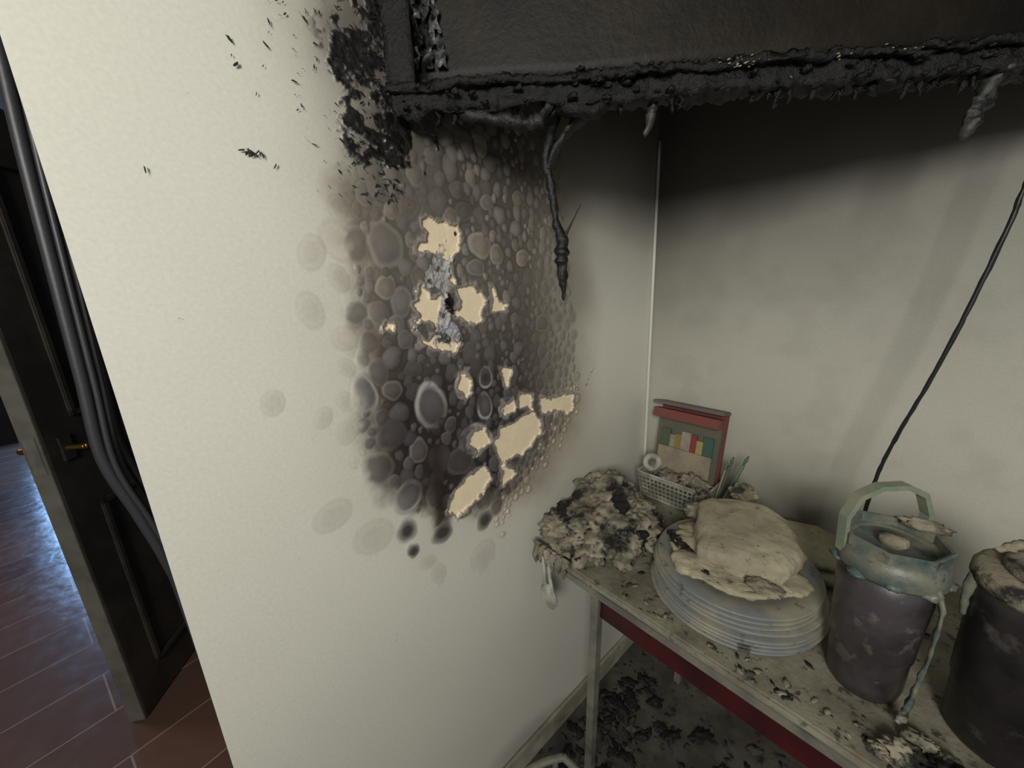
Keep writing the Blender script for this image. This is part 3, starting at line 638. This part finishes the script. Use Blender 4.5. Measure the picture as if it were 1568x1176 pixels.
tube('lid_handle',[(cx2-.05,cy2+.03,z0+.292),(cx2-.03,cy2+.03,z0+.315),(cx2+.01,cy2+.02,z0+.32),(cx2+.04,cy2+.01,z0+.292)],[.008,.008,.009,.008],M_ash,cn2,rough=.8)
tube('side_band',[(cx2-.071,cy2-.02,z0+.27),(cx2-.074,cy2-.02,z0+.23),(cx2-.072,cy2-.02,z0+.20)],[.008,.005,.003],M_teal,cn2,rough=.4)
# ---------------- power cord ----------------
tube('power_cord',[(.775,-.205,1.84),(.745,-.2,1.70),(.730,-.2,1.606),(.725,-.2,1.554),(.703,-.2,1.413),(.680,-.2,1.29),(.654,-.2,1.174),(.638,-.2,1.082),(.632,-.21,.98),(.64,-.22,.85),(.66,-.24,.797),(.70,-.26,.796),(.76,-.25,.796)],.0034,M_dark,rough=.4)
# ---------------- debris ----------------
for k in range(210):
    x=random.uniform(.26,1.0); y=random.choice([random.uniform(-.59,-.54),random.uniform(-.59,-.2)])
    if math.hypot(x-.44,y+.385)<.19 or math.hypot(x-cx,y-cy)<.075 or math.hypot(x-cx2,y-cy2)<.09: continue
    if .36<x<.64 and y>-.28: continue
    r=random.uniform(.0012,.005)*random.uniform(.5,1.1)
    lump('ash_crumb',(x,y,TZ+r*.5),(r*2,r,r*.5),random.choice([M_top,M_greyash,M_cream,M_flake]),tb,2,.7,2,k,rz=random.random()*6)
for (x,y,s) in ((.745,-.56,.018),(.775,-.575,.016),(.80,-.555,.020),(.83,-.56,.020),(.79,-.53,.014),(.76,-.52,.014),(.72,-.575,.010),(.86,-.54,.02)):
    lump('burnt_lump',(x,y,TZ+s*.7),(s*1.4,s,s*.8),M_ash,tb,4,.7,2.2,int(x*100),-s*.68,True)
fd=empty('floor_char_debris')
for k in range(260):
    x=random.uniform(.03,.75); y=random.uniform(-.62,-.03); r=random.choice([.002,.003,.004,.005,.007,.011,.018])*random.uniform(.6,1.2)
    if random.random()<.5: x=random.gauss(.13,.09); y=random.gauss(-.38,.13)
    if x<.03 or y>-.03: continue
    if math.hypot(x-.195,y+.58)<.04 or math.hypot(x-.21,y+.06)<.04: continue
    lump('char_chunk',(x,y,r*.3),(r*random.uniform(1.2,2.2),r,r*.35),random.choice([M_flake,M_flake,M_greyash]),fd,3 if r>.006 else 2,.9,1.8,k,rz=random.random()*6)
st=empty('tubular_stool')
hoop=[(.20,-.70,.30),(.17,-.76,.305),(.15,-.85,.305),(.17,-.98,.305),(.25,-1.03,.305),(.36,-1.02,.305),(.43,-.95,.305),(.43,-.82,.305),(.38,-.73,.305),(.28,-.70,.305),(.20,-.70,.30)]
tube('seat_ring',hoop,.009,M_metal,st)
for x,y,dx,dy in ((.19,-.72,-.01,.01),(.40,-.76,.02,.02),(.20,-1.0,-.02,-.02),(.41,-.98,.02,-.02)):
    tube('stool_leg',[(x,y,.305),(x+dx*.5,y+dy*.5,.15),(x+dx,y+dy,.0)],.008,M_metal,st)
for yy in (-.80,-.86,-.92): tube('seat_slat',[(.155,yy,.305),(.29,yy,.308),(.43,yy,.305)],.007,M_metal,st)
# ---------------- lights ----------------
def area(n,loc,tgt,size,e,col):
    l=bpy.data.lights.new(n,'AREA'); l.shape='SQUARE'; l.size=size; l.energy=e; l.color=col
    o=bpy.data.objects.new(n,l); o.location=loc; d=Vector(tgt)-Vector(loc); o.rotation_euler=d.to_track_quat('-Z','Y').to_euler(); link(o); return o
area('window_light',(1.45,-2.5,2.1),(.2,-.4,1.3),.6,41,(1,.98,.92))
area('hall_fill_light',(-2.6,-2.9,2.35),(-2.4,-2.3,0),.5,18,(1,.86,.76))  # unseen fill lamp, added to warm and brighten the hall floor
w=bpy.data.worlds.new('world'); sc.world=w; w.use_nodes=True; w.node_tree.nodes['Background'].inputs[0].default_value=(.94,.96,1,1); w.node_tree.nodes['Background'].inputs[1].default_value=.20
# ---------------- camera ----------------
C=Vector((0.686,-1.243,1.5)); h=math.radians(48.9); p=math.radians(14.7); r=math.radians(2.6)
F_=Vector((-math.sin(h)*math.cos(p),math.cos(h)*math.cos(p),-math.sin(p)))
R0=Vector((math.cos(h),math.sin(h),0)); U0=R0.cross(F_)
X=math.cos(r)*R0-math.sin(r)*U0; Y=math.sin(r)*R0+math.cos(r)*U0
cam=bpy.data.cameras.new('camera'); co=bpy.data.objects.new('camera',cam); link(co)
cam.lens=13.55; cam.sensor_width=36; cam.clip_start=.01
M=Matrix((X,Y,-F_)).transposed().to_4x4(); M.translation=C; co.matrix_world=M
sc.camera=co
